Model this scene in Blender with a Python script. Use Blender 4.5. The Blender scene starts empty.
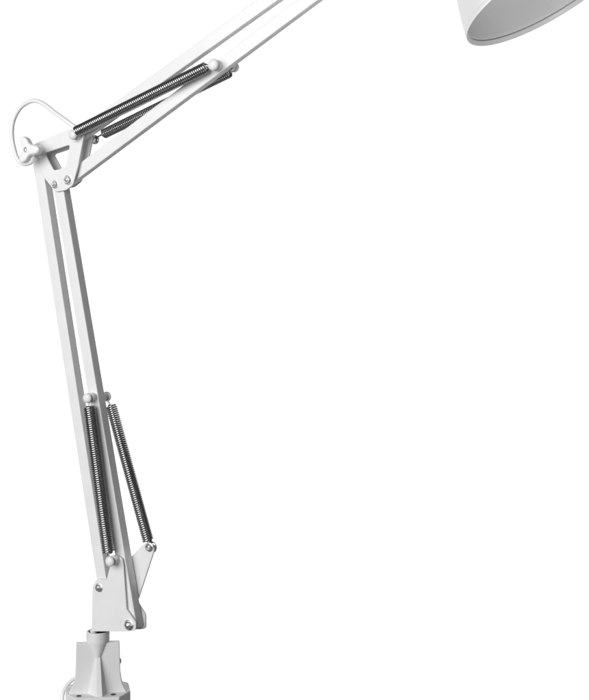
import bpy, bmesh, math
from mathutils import Vector, Matrix

scene = bpy.context.scene
COL = scene.collection

# ------------------------------------------------------------------ camera
TH = math.radians(27.0)            # the lamp's plane (x-z) is seen 27 degrees from its normal
DIST = 1.25
FPX = 1250.0                       # focal length measured in photograph pixels
PPX, PPY = 294.5, 290.0            # principal point in photograph pixels
FWD = Vector((-math.sin(TH), math.cos(TH), 0))
RGT = Vector((math.cos(TH), math.sin(TH), 0))
UP = Vector((0, 0, 1))
CAMPOS = Vector((0, 0, 0.55)) - DIST * FWD

cam_data = bpy.data.cameras.new("camera")
cam = bpy.data.objects.new("camera", cam_data)
COL.objects.link(cam)
cam.location = CAMPOS
cam.rotation_euler = (math.radians(90), 0, TH)
cam_data.sensor_fit = 'HORIZONTAL'
cam_data.sensor_width = 36.0
cam_data.lens = 36.0 * FPX / 589.0
cam_data.shift_y = -(350.0 - PPY) / 589.0
cam_data.clip_start = 0.05
cam_data.clip_end = 100
scene.camera = cam


def P(px, py, w=0.0):
    """Measured point: where the sight line through a photo pixel meets the lamp-parallel plane y = w (mm)."""
    d = FWD + RGT * ((px - PPX) / FPX) + UP * ((PPY - py) / FPX)
    t = (w * 0.001 - CAMPOS.y) / d.y
    return CAMPOS + d * t


# --------------------------------------------------------------- materials
def nodes_of(name):
    m = bpy.data.materials.new(name)
    m.use_nodes = True
    nt = m.node_tree
    return m, nt, nt.nodes["Principled BSDF"]


def painted(name, col, rough, bump=0.05, scale=700.0, var=0.03, coat=0.0):
    m, nt, b = nodes_of(name)
    tc = nt.nodes.new("ShaderNodeTexCoord")
    n1 = nt.nodes.new("ShaderNodeTexNoise"); n1.inputs["Scale"].default_value = scale
    n1.inputs["Detail"].default_value = 3
    n2 = nt.nodes.new("ShaderNodeTexNoise"); n2.inputs["Scale"].default_value = 38.0
    n2.inputs["Detail"].default_value = 5
    nt.links.new(tc.outputs["Object"], n1.inputs["Vector"])
    nt.links.new(tc.outputs["Object"], n2.inputs["Vector"])
    r = nt.nodes.new("ShaderNodeMapRange")
    r.inputs["From Min"].default_value = 0.3; r.inputs["From Max"].default_value = 0.7
    r.inputs["To Min"].default_value = 1 - var; r.inputs["To Max"].default_value = 1.0
    nt.links.new(n2.outputs["Fac"], r.inputs["Value"])
    mx = nt.nodes.new("ShaderNodeMix"); mx.data_type = 'RGBA'; mx.blend_type = 'MULTIPLY'
    mx.inputs["Factor"].default_value = 1.0
    mx.inputs["A"].default_value = (*col, 1)
    nt.links.new(r.outputs["Result"], mx.inputs["B"])
    nt.links.new(mx.outputs["Result"], b.inputs["Base Color"])
    rr = nt.nodes.new("ShaderNodeMapRange")
    rr.inputs["To Min"].default_value = rough - 0.08; rr.inputs["To Max"].default_value = rough + 0.08
    nt.links.new(n2.outputs["Fac"], rr.inputs["Value"])
    nt.links.new(rr.outputs["Result"], b.inputs["Roughness"])
    bp = nt.nodes.new("ShaderNodeBump"); bp.inputs["Strength"].default_value = bump
    bp.inputs["Distance"].default_value = 0.0006
    nt.links.new(n1.outputs["Fac"], bp.inputs["Height"])
    nt.links.new(bp.outputs["Normal"], b.inputs["Normal"])
    b.inputs["Coat Weight"].default_value = coat
    return m


def metal(name, col, rough, edge=(1, 1, 1)):
    m, nt, b = nodes_of(name)
    b.inputs["Metallic"].default_value = 1.0
    tc = nt.nodes.new("ShaderNodeTexCoord")
    n = nt.nodes.new("ShaderNodeTexNoise"); n.inputs["Scale"].default_value = 260.0
    nt.links.new(tc.outputs["Object"], n.inputs["Vector"])
    rr = nt.nodes.new("ShaderNodeMapRange")
    rr.inputs["To Min"].default_value = rough - 0.07; rr.inputs["To Max"].default_value = rough + 0.07
    nt.links.new(n.outputs["Fac"], rr.inputs["Value"])
    nt.links.new(rr.outputs["Result"], b.inputs["Roughness"])
    b.inputs["Base Color"].default_value = (*col, 1)
    b.inputs["Specular Tint"].default_value = (*edge, 1)
    return m


PAINT = painted("white_paint", (0.77, 0.77, 0.77), 0.42, bump=0.1, scale=900, var=0.05)
CAST = painted("white_cast_metal", (0.74, 0.74, 0.74), 0.5, bump=0.12, scale=420)
PLASTIC = painted("white_plastic", (0.84, 0.84, 0.84), 0.3, bump=0.01, coat=0.2)
SHADE_OUT = painted("white_enamel", (0.76, 0.76, 0.76), 0.35, bump=0.02)
SPRING = metal("dark_spring_steel", (0.52, 0.52, 0.52), 0.2, (0.2, 0.2, 0.2))
STEEL = metal("zinc_steel", (0.74, 0.74, 0.74), 0.33)
DARK = painted("recess_shade", (0.03, 0.03, 0.03), 0.6)  # near-black colour standing in for the shade inside holes
BACK = painted("white_backdrop_paper", (0.9, 0.9, 0.9), 0.9, bump=0.0, var=0.0)

# ----------------------------------------------------------------- helpers
ROOT = bpy.data.objects.new("desk_lamp", None)
COL.objects.link(ROOT)
ROOT.location = P(98, 700, 0)
ROOT.empty_display_size = 0.05
ROOT["label"] = "white jointed metal desk lamp with two pairs of dark springs and a round shade"
ROOT["category"] = "desk lamp"


def wloc(o):
    v = o.location.copy()
    while o.parent:
        o = o.parent
        v = v + o.location
    return v


def link(name, bm_or_me, mat, parent=None, bevel=0.0, angle=35, seg=3, wn=True):
    """One mesh object from world-space geometry; its origin goes to the middle of its own bounds."""
    if isinstance(bm_or_me, bmesh.types.BMesh):
        me = bpy.data.meshes.new(name)
        bmesh.ops.recalc_face_normals(bm_or_me, faces=bm_or_me.faces)
        bm_or_me.to_mesh(me); bm_or_me.free()
    else:
        me = bm_or_me; me.name = name
    lo = Vector([min(v.co[i] for v in me.vertices) for i in range(3)])
    hi = Vector([max(v.co[i] for v in me.vertices) for i in range(3)])
    c = (lo + hi) / 2
    me.transform(Matrix.Translation(-c))
    o = bpy.data.objects.new(name, me)
    COL.objects.link(o)
    if parent is None:
        o.location = c
    else:
        o.parent = parent
        o.location = c - wloc(parent)
    me.materials.clear()
    me.materials.append(mat)
    for p in me.polygons:
        p.use_smooth = True
    me.set_sharp_from_angle(angle=math.radians(angle))
    if bevel:
        b = o.modifiers.new("bevel", 'BEVEL')
        b.width = bevel * 0.001; b.segments = seg; b.limit_method = 'ANGLE'
        b.angle_limit = math.radians(30)
        b.harden_normals = False
    if wn:
        w = o.modifiers.new("weighted_normal", 'WEIGHTED_NORMAL')
        w.keep_sharp = not bevel
        w.weight = 100
    return o


def round_poly(pts, default=0.0, n=6):
    """pts: (x, y[, radius]) -> polygon with filleted corners."""
    out = []
    N = len(pts)
    for i in range(N):
        p = Vector(pts[i][:2]); a = Vector(pts[i - 1][:2]); b = Vector(pts[(i + 1) % N][:2])
        r = pts[i][2] if len(pts[i]) > 2 else default
        if r <= 0:
            out.append(p); continue
        u = (a - p).normalized(); v = (b - p).normalized()
        ang = u.angle(v)
        if ang > math.radians(176):
            out.append(p); continue
        d = min(r / math.tan(ang / 2), (a - p).length * 0.49, (b - p).length * 0.49)
        rr = d * math.tan(ang / 2)
        c = p + (u + v).normalized() * (rr / math.sin(ang / 2))
        s = p + u * d - c; e = p + v * d - c
        tot = s.angle_signed(e)
        for k in range(n + 1):
            t = -tot * k / n
            out.append(c + Vector((s.x * math.cos(t) - s.y * math.sin(t), s.x * math.sin(t) + s.y * math.cos(t))))
    return out


def plate_mesh(outline, w0, w1, holes=(), bevel=0.5):
    """A plate between the planes y = w0 and y = w1 (mm) from (x, z) outlines in metres."""
    cu = bpy.data.curves.new("tmp", 'CURVE')
    cu.dimensions = '2D'; cu.fill_mode = 'BOTH'
    th = (w1 - w0) * 0.001
    bv = bevel * 0.001
    cu.extrude = th / 2 - bv; cu.bevel_depth = bv; cu.bevel_resolution = 2; cu.offset = -bv
    for loop in (outline, *holes):
        sp = cu.splines.new('POLY'); sp.points.add(len(loop) - 1); sp.use_cyclic_u = True
        for q, p in zip(sp.points, loop):
            q.co = (p[0], p[1], 0, 1)
    ob = bpy.data.objects.new("tmp", cu)
    me = bpy.data.meshes.new_from_object(ob)
    bpy.data.objects.remove(ob); bpy.data.curves.remove(cu)
    M = Matrix(((1, 0, 0, 0), (0, 0, -1, (w0 + w1) / 2 * 0.001), (0, 1, 0, 0), (0, 0, 0, 1)))
    me.transform(M)
    bm = bmesh.new(); bm.from_mesh(me)
    bmesh.ops.remove_doubles(bm, verts=bm.verts, dist=1e-6)
    bpy.data.meshes.remove(me)
    return bm


def px_outline(pts, wface, default=0.0, dx=0.0):
    pts = round_poly(pts, default)
    return [((q := P(p[0], p[1], wface)).x + dx, q.z) for p in pts]


def bar_bm(A, B, wid, w0, w1):
    """Square bar: A, B (x, z) ends of its centre line."""
    a = Vector((A.x, 0, A.z)); b = Vector((B.x, 0, B.z))
    d = (b - a).normalized(); n = Vector((-d.z, 0, d.x)) * (wid * 0.0005)
    bm = bmesh.new()
    vs = []
    for w in (w0, w1):
        for p in (a + n, a - n, b - n, b + n):
            vs.append(bm.verts.new((p.x, w * 0.001, p.z)))
    for f in ((0, 1, 2, 3), (7, 6, 5, 4), (0, 4, 5, 1), (1, 5, 6, 2), (2, 6, 7, 3), (3, 7, 4, 0)):
        bm.faces.new([vs[i] for i in f])
    return bm


def frame_of(d):
    d = d.normalized()
    h = Vector((0, 0, 1)) if abs(d.z) < 0.9 else Vector((1, 0, 0))
    u = d.cross(h).normalized()
    return u, d.cross(u).normalized()


def lathe(bm, origin, axis, prof, seg=32, smooth_close=True):
    """prof: (distance along axis, radius) in mm."""
    u, v = frame_of(axis); ax = axis.normalized()
    rings = []
    for (s, r) in prof:
        c = origin + ax * (s * 0.001)
        if r < 1e-5:
            rings.append([bm.verts.new(c)])
        else:
            rings.append([bm.verts.new(c + (u * math.cos(2 * math.pi * k / seg) + v * math.sin(2 * math.pi * k / seg)) * (r * 0.001)) for k in range(seg)])
    for a, b in zip(rings, rings[1:]):
        if len(a) == 1 and len(b) == 1:
            continue
        for k in range(seg):
            k2 = (k + 1) % seg
            if len(a) == 1:
                bm.faces.new((a[0], b[k2], b[k]))
            elif len(b) == 1:
                bm.faces.new((a[k], a[k2], b[0]))
            else:
                bm.faces.new((a[k], a[k2], b[k2], b[k]))
    return bm


def tube(bm, pts, r, seg=10, caps=True):
    """Sweep a circle of radius r (mm) along points with parallel transport."""
    pts = [Vector(p) for p in pts]
    tang = []
    for i in range(len(pts)):
        a = pts[max(0, i - 1)]; b = pts[min(len(pts) - 1, i + 1)]
        tang.append((b - a).normalized())
    u, _ = frame_of(tang[0])
    rings = []
    for i, p in enumerate(pts):
        t = tang[i]
        u = (u - t * u.dot(t)).normalized()
        v = t.cross(u)
        rings.append([bm.verts.new(p + (u * math.cos(2 * math.pi * k / seg) + v * math.sin(2 * math.pi * k / seg)) * (r * 0.001)) for k in range(seg)])
    for a, b in zip(rings, rings[1:]):
        for k in range(seg):
            k2 = (k + 1) % seg
            bm.faces.new((a[k], a[k2], b[k2], b[k]))
    if caps:
        bm.faces.new(rings[0][::-1]); bm.faces.new(rings[-1])
    return bm


def spline(pts, n=10):
    pts = [Vector(p) for p in pts]
    out = []
    for i in range(len(pts) - 1):
        p0 = pts[max(0, i - 1)]; p1 = pts[i]; p2 = pts[i + 1]; p3 = pts[min(len(pts) - 1, i + 2)]
        for k in range(n):
            t = k / n
            out.append(0.5 * ((2 * p1) + (p2 - p0) * t + (2 * p0 - 5 * p1 + 4 * p2 - p3) * t * t + (3 * p1 - p0 - 3 * p2 + p3) * t ** 3))
    out.append(pts[-1])
    return out


FRONT = Vector((0, -1, 0))
BACKW = Vector((0, 1, 0))

# ------------------------------------------------------------- four arm bars
LW0, LW1 = -6.5, 6.3          # lower arm depth
UW0, UW1 = -4.4, 4.4          # upper arm depth


def px_line(p0, p1, y):
    t = (y - p0[1]) / (p1[1] - p0[1])
    return (p0[0] + (p1[0] - p0[0]) * t, y)


l1 = ((44.4, 210), (97.0, 552)); l2 = ((61.9, 210), (131.2, 624))
A = P(*px_line(*l1, 148), LW0); B = P(*px_line(*l1, 594), LW0)
link("arm_bar", bar_bm(A, B, 13.0, LW0, LW1), PAINT, ROOT, bevel=1.3)
A = P(*px_line(*l2, 181), LW0); B = P(*px_line(*l2, 629), LW0)
link("arm_bar", bar_bm(A, B, 13.0, LW0, LW1), PAINT, ROOT, bevel=1.3)
ULEN = 0.435
A = P(80, 134, UW0); B = P(268, -0.6, UW0)
D1 = (B - A).normalized(); U1A = A; U1B = A + D1 * ULEN
link("arm_bar", bar_bm(U1A, U1B, 14.0, UW0, UW1), PAINT, ROOT, bevel=1.2)
A = P(66, 180.5, UW0); B = P(306, 0.8, UW0)
D2 = (B - A).normalized(); U2A = A; U2B = A + D2 * (ULEN + 0.012)
link("arm_bar", bar_bm(U2A, U2B, 14.0, UW0, UW1), PAINT, ROOT, bevel=1.2)

# ------------------------------------------------------------ elbow bracket
ELB = [(31.5, 151, 6), (34, 143.8, 5), (69.4, 129.0, 4), (78, 128.5, 4), (84, 134.5, 4), (77.9, 166), (72.8, 185, 6), (66, 190.2, 5),
       (55.2, 192, 4), (44.8, 178.8), (33.5, 163, 7)]
WIN = [(44.6, 153.3, 1.5), (69.8, 144.6, 1.5), (66.0, 165.6, 1.5), (59.5, 169.3, 1), (53.6, 170.2, 1.5)]
EF0, EF1, ER0, ER1 = -9.4, -6.8, 6.6, 9.2
eo = px_outline(ELB, EF0); eh = px_outline(WIN, EF0)
elbow = link("elbow_bracket", plate_mesh(eo, EF0, EF1, [eh], 0.6), PAINT, ROOT)
er = px_outline([(p[0] - 1.5, p[1] - 4.0, *p[2:]) if p[1] > 180 else p for p in ELB], EF0)
link("rear_plate", plate_mesh(er, ER0, ER1, [eh], 0.6), PAINT, elbow)

# ------------------------------------------------------------ lower bracket
LF0, LF1, LR0, LR1 = -10.0, -7.6, 7.6, 10.0
LOW = [(91.5, 631.4, 1), (129, 631.4, 2), (135.8, 630.5, 5), (135.6, 622, 4), (126.5, 609.5, 1), (123.4, 566, 4), (121.8, 556.5, 5), (113.5, 557, 4), (110.2, 565, 2), (106.4, 579.8, 2),
       (97, 578.5, 4), (92.3, 586, 5)]
lo_front = px_outline(LOW, LF0)
lower = link("base_bracket", plate_mesh(lo_front, LF0, LF1, (), 0.5), PAINT, ROOT)
EAR = [(98, 629.4, 1), (142, 628.8, 2), (146.8, 628, 5), (146.6, 614, 5), (138.5, 601, 2), (155.9, 548, 6), (149, 540.2, 6), (141.8, 546, 6), (127, 562), (108, 584, 5), (99, 590, 4)]
lo_rear = px_outline(EAR, LR1)
link("rear_plate", plate_mesh(lo_rear, LR0, LR1, (), 0.5), PAINT, lower)
# floor of the channel, between the two side plates
q0 = P(91.8, 631, LF0)
fl = px_outline([(92.6, 630.7), (132.0, 630.5), (132.0, 628.3), (92.6, 628.0)], LF0)
link("floor_plate", plate_mesh(fl, LF1 + 0.05, LR0 - 0.05, (), 0.3), PAINT, lower)


# --------------------------------------------------------------- fasteners
def bolt(px, py, wface, parent, out=FRONT, r=4.2, dark=False, socket=False):
    """Washer, hex nut and rounded thread end, standing on the plane y = wface."""
    s = -1 if out is FRONT else 1
    o = P(px, py, wface + s * 2.5)
    o.y = wface * 0.001
    bm = bmesh.new()
    lathe(bm, o, out, [(0, r * 1.18), (0.7, r * 1.18), (0.9, r * 1.08), (0.9, 0)], 32)
    w = link("bolt", bm, STEEL, parent)
    bm = bmesh.new()
    hx = 28 if socket else 6
    lathe(bm, o, out, [(0.9, r * 0.98), (3.0, r * 0.98), (3.5, r * 0.84), (3.5, r * 0.52), (2.0 if socket else 3.2, r * 0.48), (2.0 if socket else 3.2, 0)], hx)
    link("nut", bm, STEEL, w, angle=25)
    bm = bmesh.new()
    if socket:
        lathe(bm, o, out, [(2.02, r * 0.45), (2.6, r * 0.42), (2.9, r * 0.2), (2.9, 0)], 6)
    else:
        lathe(bm, o, out, [(3.21, r * 0.5), (4.3, r * 0.48), (4.9, r * 0.3), (5.0, 0)], 20)
    link("thread_end", bm, STEEL, w)
    return w


def stud(name, px, py, wface, reach, parent, out=FRONT, r_head=5.6, r_col=5.2, mat=PAINT):
    """Spring post: collar on the bar, neck, round head."""
    s = -1 if out is FRONT else 1
    o = P(px, py, wface + s * reach)          # px, py locate the head
    o.y = wface * 0.001
    bm = bmesh.new()
    R = reach
    prof = [(0, r_col), (R * 0.36, r_col), (R * 0.42, r_col * 0.85), (R * 0.44, 2.6), (R * 0.66, 2.6), (R * 0.68, r_head * 0.86)]
    for k in range(9):
        a = math.pi / 2 * k / 8
        prof.append((R * 0.75 + r_head * 0.62 * math.sin(a), r_head * math.cos(a) if k < 8 else 0))
    lathe(bm, o, out, prof, 32)
    return link(name, bm, mat, parent, angle=50, wn=False)


# bolts of the elbow and of the lower bracket, front and rear
bolt(54.0, 184.2, EF0, elbow, r=3.9)
bolt(67.0, 179.8, EF0, elbow, r=4.6)
for (px, py) in ((54, 182.0), (65.5, 176.5)):
    q = P(px, py, EF0)
    bm = bmesh.new()
    lathe(bm, Vector((q.x, ER1 * 0.001, q.z)), BACKW, [(0, 5.6), (1, 5.6), (2.6, 4.8), (3.6, 2.6), (3.8, 0)], 28)
    link("bolt_head", bm, PAINT, elbow)
bolt(97.9, 587.9, LF0, lower, r=3.9)
bolt(127.9, 625.3, LF0, lower, r=4.8)
for (px, py) in ((99.5, 587.9), (130, 624.8)):
    q = P(px, py, LF0)
    bm = bmesh.new()
    lathe(bm, Vector((q.x, LR1 * 0.001, q.z)), BACKW, [(0, 5.8), (1, 5.8), (2.6, 5.0), (3.6, 2.8), (3.8, 0)], 28)
    link("bolt_head", bm, PAINT, lower)
bolt(148.2, 547.4, LR0, lower, r=4.0, socket=True)

# spring posts
sA = stud("spring_stud", 85.4, 398.4, LW0, 14.5, ROOT)                        # lower arm, front
sB = stud("spring_stud", 108.6, 396.2, LW1, 14.5, ROOT, BACKW)                # lower arm, rear
sC = stud("spring_stud", 108.0, 562.0, LF0, 14.5, lower)                      # bracket, front
sD = stud("spring_stud", 153.2, 546.6, LR1, 13.0, lower, BACKW, 6.4, 5.0, SPRING)
sE = stud("spring_stud", 71.6, 134.6, EF0, 10.5, elbow, FRONT, 5.4, 5.0)
sF = stud("spring_stud", 211.6, 64.2, UW0, 14.0, ROOT, FRONT, 6.2, 5.6)
sG = stud("spring_stud", 96.6, 140.2, ER1, 12.5, elbow, BACKW, 5.2, 5.0, SPRING)
sH = stud("spring_stud", 236.0, 68.0, UW1, 14.0, ROOT, BACKW, 5.4, 5.0)


# ------------------------------------------------------------------ springs
def spring(A, B, hookA, hookB, rad=5.5, wire=0.98, pitch=2.3, seg=9, per=18):
    ax = (B - A); L = ax.length; ax.normalize()
    u, v = frame_of(ax)
    turns = int(L / (pitch * 0.001))
    pts = [hookA]
    n = turns * per
    for i in range(n + 1):
        a = 2 * math.pi * i / per
        end = min(i, n - i) / per
        k = min(1.0, 0.35 + 0.65 * end / 0.8)          # the last half turn closes in to the hook
        pts.append(A + ax * (L * i / n) + (u * math.cos(a) + v * math.sin(a)) * (rad * k * 0.001))
    pts.append(hookB)
    bm = bmesh.new()
    tube(bm, pts, wire, seg)
    return link("spring", bm, SPRING, ROOT, angle=80, wn=False)


def hook_at(st, wy):
    c = wloc(st); return Vector((c.x, wy * 0.001, c.z))


spring(P(89.4, 405.8, -15), P(108.8, 553.5, -17.5), hook_at(sA, -14.6), hook_at(sC, -18.0), 5.6)
spring(P(110.9, 404.5, 14.5), P(148.6, 542.0, 16.5), hook_at(sB, 14.4), hook_at(sD, 17.2), 5.4)
spring(P(75.6, 132.2, -15.5), P(207.5, 66.8, -12.8), hook_at(sE, -15.2), hook_at(sF, -12.2), 5.2)
spring(P(102.8, 134.6, 15.5), P(230.5, 72.2, 12.6), hook_at(sG, 16.0), hook_at(sH, 12.2), 4.7)

# --------------------------------------------------- clamping knob at elbow
q = P(40, 151.8, EF0)
kc = Vector((q.x, EF0 * 0.001, q.z))
bm = bmesh.new()
lathe(bm, kc, FRONT, [(0, 7.8), (3.2, 7.8), (4.2, 6.8), (4.4, 4.6), (15.5, 4.2)], 32)
knob = link("clamp_knob", bm, PLASTIC, ROOT)
prof = []
NK = 72
for k in range(NK):
    a = 2 * math.pi * k / NK
    lob = 0.5 + 0.5 * math.cos(3 * (a - math.radians(117)))
    rr = 7.6 + 9.0 * lob ** 1.5
    prof.append((kc.x + rr * 0.001 * math.cos(a), kc.z + rr * 0.001 * math.sin(a)))
link("grip", plate_mesh(prof, EF0 - 23.5, EF0 - 14.0, (), 2.6), PLASTIC, knob)
bm = bmesh.new()
lathe(bm, Vector((kc.x, (EF0 - 23.3) * 0.001, kc.z)), FRONT, [(0, 3.4), (0.8, 3.2), (0.9, 2.2), (0.35, 2.0), (0.35, 0)], 24)
link("screw_detail", bm, STEEL, knob)

# -------------------------------------------------------------------- cable
cab = [P(36, 158, 0), P(30.5, 162.6, 1), P(23.5, 164, 3), P(17.4, 158.6, 3), P(13.4, 146, 3), P(11.8, 132, 3), P(14.0, 119, 3), P(20.5, 107.8, 3), P(29, 102, 3),
       P(36.5, 101.2, 3), P(45, 105, 3), P(54.5, 112.5, 3), P(64, 119.2, 3), P(76, 128, 4), P(88, 135, 7)]
bm = bmesh.new()
tube(bm, spline(cab, 10), 2.65, 16)
link("cable", bm, PLASTIC, ROOT, angle=80, wn=False)

# --------------------------------------------------------------------- base
pc = P(98.0, 640, 0)
cdir = Vector((CAMPOS.x - pc.x, CAMPOS.y - pc.y, 0)).normalized()
BR = Matrix.Rotation(math.radians(-1.0), 3, 'Z')
BY = -(BR @ cdir)                      # local depth axis, away from the viewer
BX = Vector((BY.y, -BY.x, 0))
rim_z = P(98, 632.5, -6).z


def BP(x, y, z):
    """Base frame in mm: x right, y back, z up from the tube's rim."""
    return Vector((pc.x, pc.y, rim_z)) + BX * (x * 0.001) + BY * (y * 0.001) + UP * (z * 0.001)


def prism(bm, loop0, loop1):
    a = [bm.verts.new(p) for p in loop0]; b = [bm.verts.new(p) for p in loop1]
    bm.faces.new(a[::-1]); bm.faces.new(b)
    n = len(a)
    for i in range(n):
        bm.faces.new((a[i], a[(i + 1) % n], b[(i + 1) % n], b[i]))
    return bm


# base plate (the top-most object of this group is the plate; the housing and its parts stand on it)
ZF = -65.2
octo = [(-23, -24), (23, -24), (35, -4), (33, 25), (20, 37), (-20, 37), (-33, 25), (-35, -4)]
bm = bmesh.new()
prism(bm, [BP(x, y, ZF - 15) for x, y in octo], [BP(x, y, ZF) for x, y in octo])
base = link("base", bm, CAST, ROOT, bevel=1.2)

# housing: a slab whose sides run down and flare into the plate
half = [(-11.5, 23.2), (-25, 23.6), (-38, 23.9), (-46, 24.3), (-53, 25.4), (-58, 27.0), (-62, 29.2), (-66.4, 31.5)]
prof = [(x, z) for z, x in half] + [(-x, z) for z, x in half[::-1]]
bm = bmesh.new()
prism(bm, [BP(x, -7.5, z) for x, z in prof], [BP(x, 2.5, z) for x, z in prof])
housing = link("housing", bm, CAST, base, bevel=0.9)

# socket tube with its tapering front
bm = bmesh.new()
prof = [(0, 10.4), (0, 12.6)]
pr = [(-24, 2.0), (-9.3, 10.6), (-0.2, 10.6), (0.0, 10.8), (0.0, 12.0), (-0.6, 12.6), (-9.5, 12.6)]
seg = 40
rings = []
for z, r in pr:
    rings.append([bm.verts.new(BP(r * math.cos(2 * math.pi * k / seg), r * math.sin(2 * math.pi * k / seg), z)) for k in range(seg)])
for i in range(1, 13):                  # the round tube draws in to a point low on the slab
    t = i / 12
    r = 12.6 * (1 - t) + 1.2 * t
    z = -9.5 - 21.5 * t
    cy = 0.0 - 7.8 * t
    rings.append([bm.verts.new(BP(r * math.cos(2 * math.pi * k / seg), cy + r * math.sin(2 * math.pi * k / seg), z)) for k in range(seg)])
for a, b in zip(rings, rings[1:]):
    for k in range(seg):
        bm.faces.new((a[k], a[(k + 1) % seg], b[(k + 1) % seg], b[k]))
bm.faces.new(rings[-1])
bm.faces.new(rings[0][::-1])
link("socket_tube", bm, CAST, base, angle=40)

# added near-black liner: paints the shade inside the hollow socket
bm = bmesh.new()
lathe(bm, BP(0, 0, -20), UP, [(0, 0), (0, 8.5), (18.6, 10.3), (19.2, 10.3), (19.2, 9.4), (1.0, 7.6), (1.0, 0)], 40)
link("socket_shade", bm, DARK, base)

# gusset rib below it
top = [(-2.6, -6), (-1.7, -9.4), (2.6, -9.4), (3.4, -6)]
bot = [(-12.0, -6), (-1.5, -21.0), (5.2, -21.0), (10.6, -6)]
bm = bmesh.new()
prism(bm, [BP(x, y, ZF - 0.6) for x, y in bot], [BP(x, y, -26.0) for x, y in top])
link("gusset", bm, CAST, base, bevel=0.5)

# dark discs painting the shade of the base plate's holes, nut at the side of the housing
for (x, y) in ((-20.0, -15.0), (16.5, -15.0)):
    bm = bmesh.new()
    lathe(bm, BP(x, y, ZF + 0.05), UP, [(0, 2.9), (0.35, 2.6), (0.2, 1.2), (0.2, 0)], 24)
    link("screw_detail", bm, DARK, base)
bm = bmesh.new()
lathe(bm, BP(23.4, -1.5, -33), BX, [(0, 3.6), (0.8, 3.6), (0.8, 2.8), (1.6, 2.6), (1.8, 1.6), (1.8, 0)], 6)
link("side_nut", bm, STEEL, base, angle=25)

# pin of the bracket that turns in the socket
bm = bmesh.new()
o = BP(-4.6, -1.0, -12.0)
zl = (q0.z + 0.0006 - o.z) * 1000
lathe(bm, o, UP, [(0, 3.8), (zl, 3.8), (zl, 0)], 32)
link("pivot_pin", bm, PAINT, lower)

# cable leaving behind the base
cb = [BP(-14, 10, -51), BP(-21, 12, -52.5), BP(-27.5, 10, -55), BP(-33.5, 5, -59.5), BP(-37.4, 0, -66), BP(-38.2, -3, -74), BP(-36.5, -5, -83)]
bm = bmesh.new()
tube(bm, spline(cb, 10), 2.2, 16)
link("cable", bm, PLASTIC, ROOT, angle=80, wn=False)

# ------------------------------------------------------------------- shade
N = Vector((0.4809, 0.037, -0.8760)).normalized()        # the way the opening faces
RC = Vector((0.2601, 0.0, 0.8196))
AX = -N
R0 = 85.0
outer = [(3.6, 84.6), (10, 83.2), (20, 80.9), (32, 77.6), (45, 73.0), (58, 66.8), (70, 59.0), (81, 49.0), (89, 38.5), (93, 31.0), (94.5, 28.5), (96, 28.0), (150, 28.0), (154, 26.5), (156, 22), (156, 0)]
inner = [(152, 0), (152, 24), (98, 25.5), (93, 27), (88, 36.5), (80, 47), (69, 57), (57, 64.6), (44, 70.8), (31, 75.3), (19, 78.6), (9, 80.6), (5.6, 81.2), (5.2, 81.5), (5.2, 82.4), (5.6, 83.2), (3.5, 83.6)]
bm = bmesh.new()
lathe(bm, RC, AX, inner + outer, 160)
shade = link("lamp_shade", bm, SHADE_OUT, ROOT, angle=60, wn=False)
# pressed edge ring: bevelled inwards, with a narrow gap below the liner
bm = bmesh.new()
lathe(bm, RC, AX, [(4.1, 84.45), (4.1, 82.1), (3.9, 81.7), (3.4, 81.6), (0.7, 84.0), (0.15, 84.5), (0.05, 84.8), (0.3, 85.05), (0.9, 85.1), (3.9, 84.75), (4.1, 84.45)], 160)
link("rim", bm, SHADE_OUT, shade, angle=50, wn=False)

# joint that carries the shade at the arm's end (above the frame)
e1 = U1B; e2 = U2B
neck = RC + AX * 0.135
disc = []
for c in (e1 - D1 * 0.008, e2 - D2 * 0.008, neck):
    disc += [(c.x + 0.0115 * math.cos(math.pi * k / 12), c.z + 0.0115 * math.sin(math.pi * k / 12)) for k in range(24)]


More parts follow.
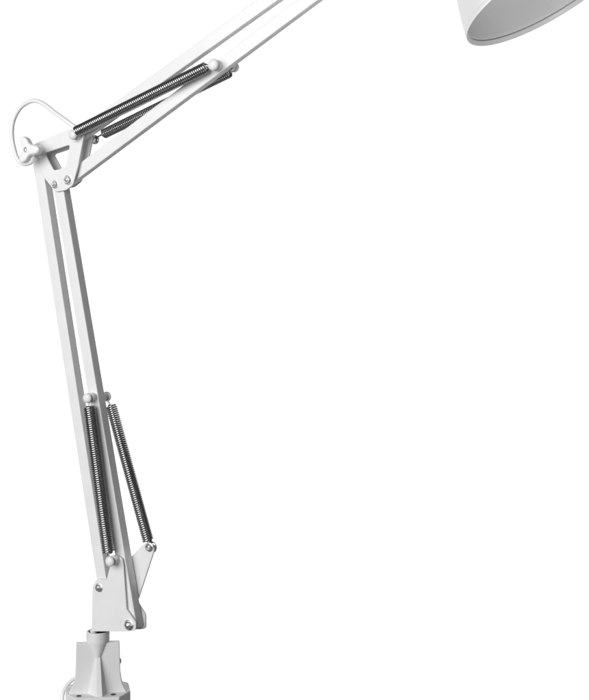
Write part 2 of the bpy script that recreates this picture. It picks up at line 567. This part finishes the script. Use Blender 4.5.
def hull(pts):
    pts = sorted(set(pts))

    def half(seq):
        h = []
        for p in seq:
            while len(h) > 1 and (h[-1][0] - h[-2][0]) * (p[1] - h[-2][1]) - (h[-1][1] - h[-2][1]) * (p[0] - h[-2][0]) <= 0:
                h.pop()
            h.append(p)
        return h[:-1]
    return half(pts) + half(pts[::-1])


jt = hull(disc)
hb = link("head_bracket", plate_mesh(jt, -9.0, -6.6, (), 0.5), PAINT, ROOT)
link("rear_plate", plate_mesh(jt, 6.6, 9.0, (), 0.5), PAINT, hb)

# ---------------------------------------------------------------- backdrop
bd_c = CAMPOS + FWD * 3.0
bm = bmesh.new()
bmesh.ops.create_cube(bm, size=1, matrix=Matrix.Translation((bd_c.x - 0.3 * RGT.x, bd_c.y - 0.3 * RGT.y, 0.42)) @ Matrix.Rotation(TH, 4, 'Z') @ Matrix.Diagonal((4.7, 0.02, 3.4, 1)))
bd = link("backdrop", bm, BACK, None, wn=False)
bd["kind"] = "structure"
bd["label"] = "plain white studio backdrop behind the lamp"

# -------------------------------------------------------------------- lamps
def area(name, loc, target, size, power, sy=None, spread=180):
    L = bpy.data.lights.new(name, 'AREA')
    L.shape = 'RECTANGLE'; L.size = size; L.size_y = sy or size
    L.energy = power
    L.spread = math.radians(spread)
    o = bpy.data.objects.new(name, L)
    COL.objects.link(o)
    o.location = loc
    o.rotation_euler = (Vector(target) - Vector(loc)).to_track_quat('-Z', 'Y').to_euler()
    return o


mid = Vector((-0.15, 0, 0.55))
area("key_softbox", mid + Vector((-0.15, -2.05, 0.45)), mid + Vector((-0.05, 0, -0.15)), 2.1, 56, 1.4)
area("fill_softbox", RC + Vector((0.45, -0.47, -0.62)), RC, 0.3, 0.36, spread=48)
for s in (-1, 1):
    lc = CAMPOS + FWD * 1.75 + RGT * (0.95 * s) + UP * -0.13
    area("backdrop_softbox", lc, CAMPOS + FWD * 3.0 + RGT * (0.80 * s) + UP * -0.13, 0.4, 24, 2.2)

w = bpy.data.worlds.new("World"); scene.world = w
w.use_nodes = True
w.node_tree.nodes["Background"].inputs["Color"].default_value = (0.09, 0.09, 0.09, 1)
w.node_tree.nodes["Background"].inputs["Strength"].default_value = 1.0

scene.view_settings.view_transform = 'Standard'
scene.view_settings.look = 'None'
scene.view_settings.exposure = 0
scene.view_settings.gamma = 1
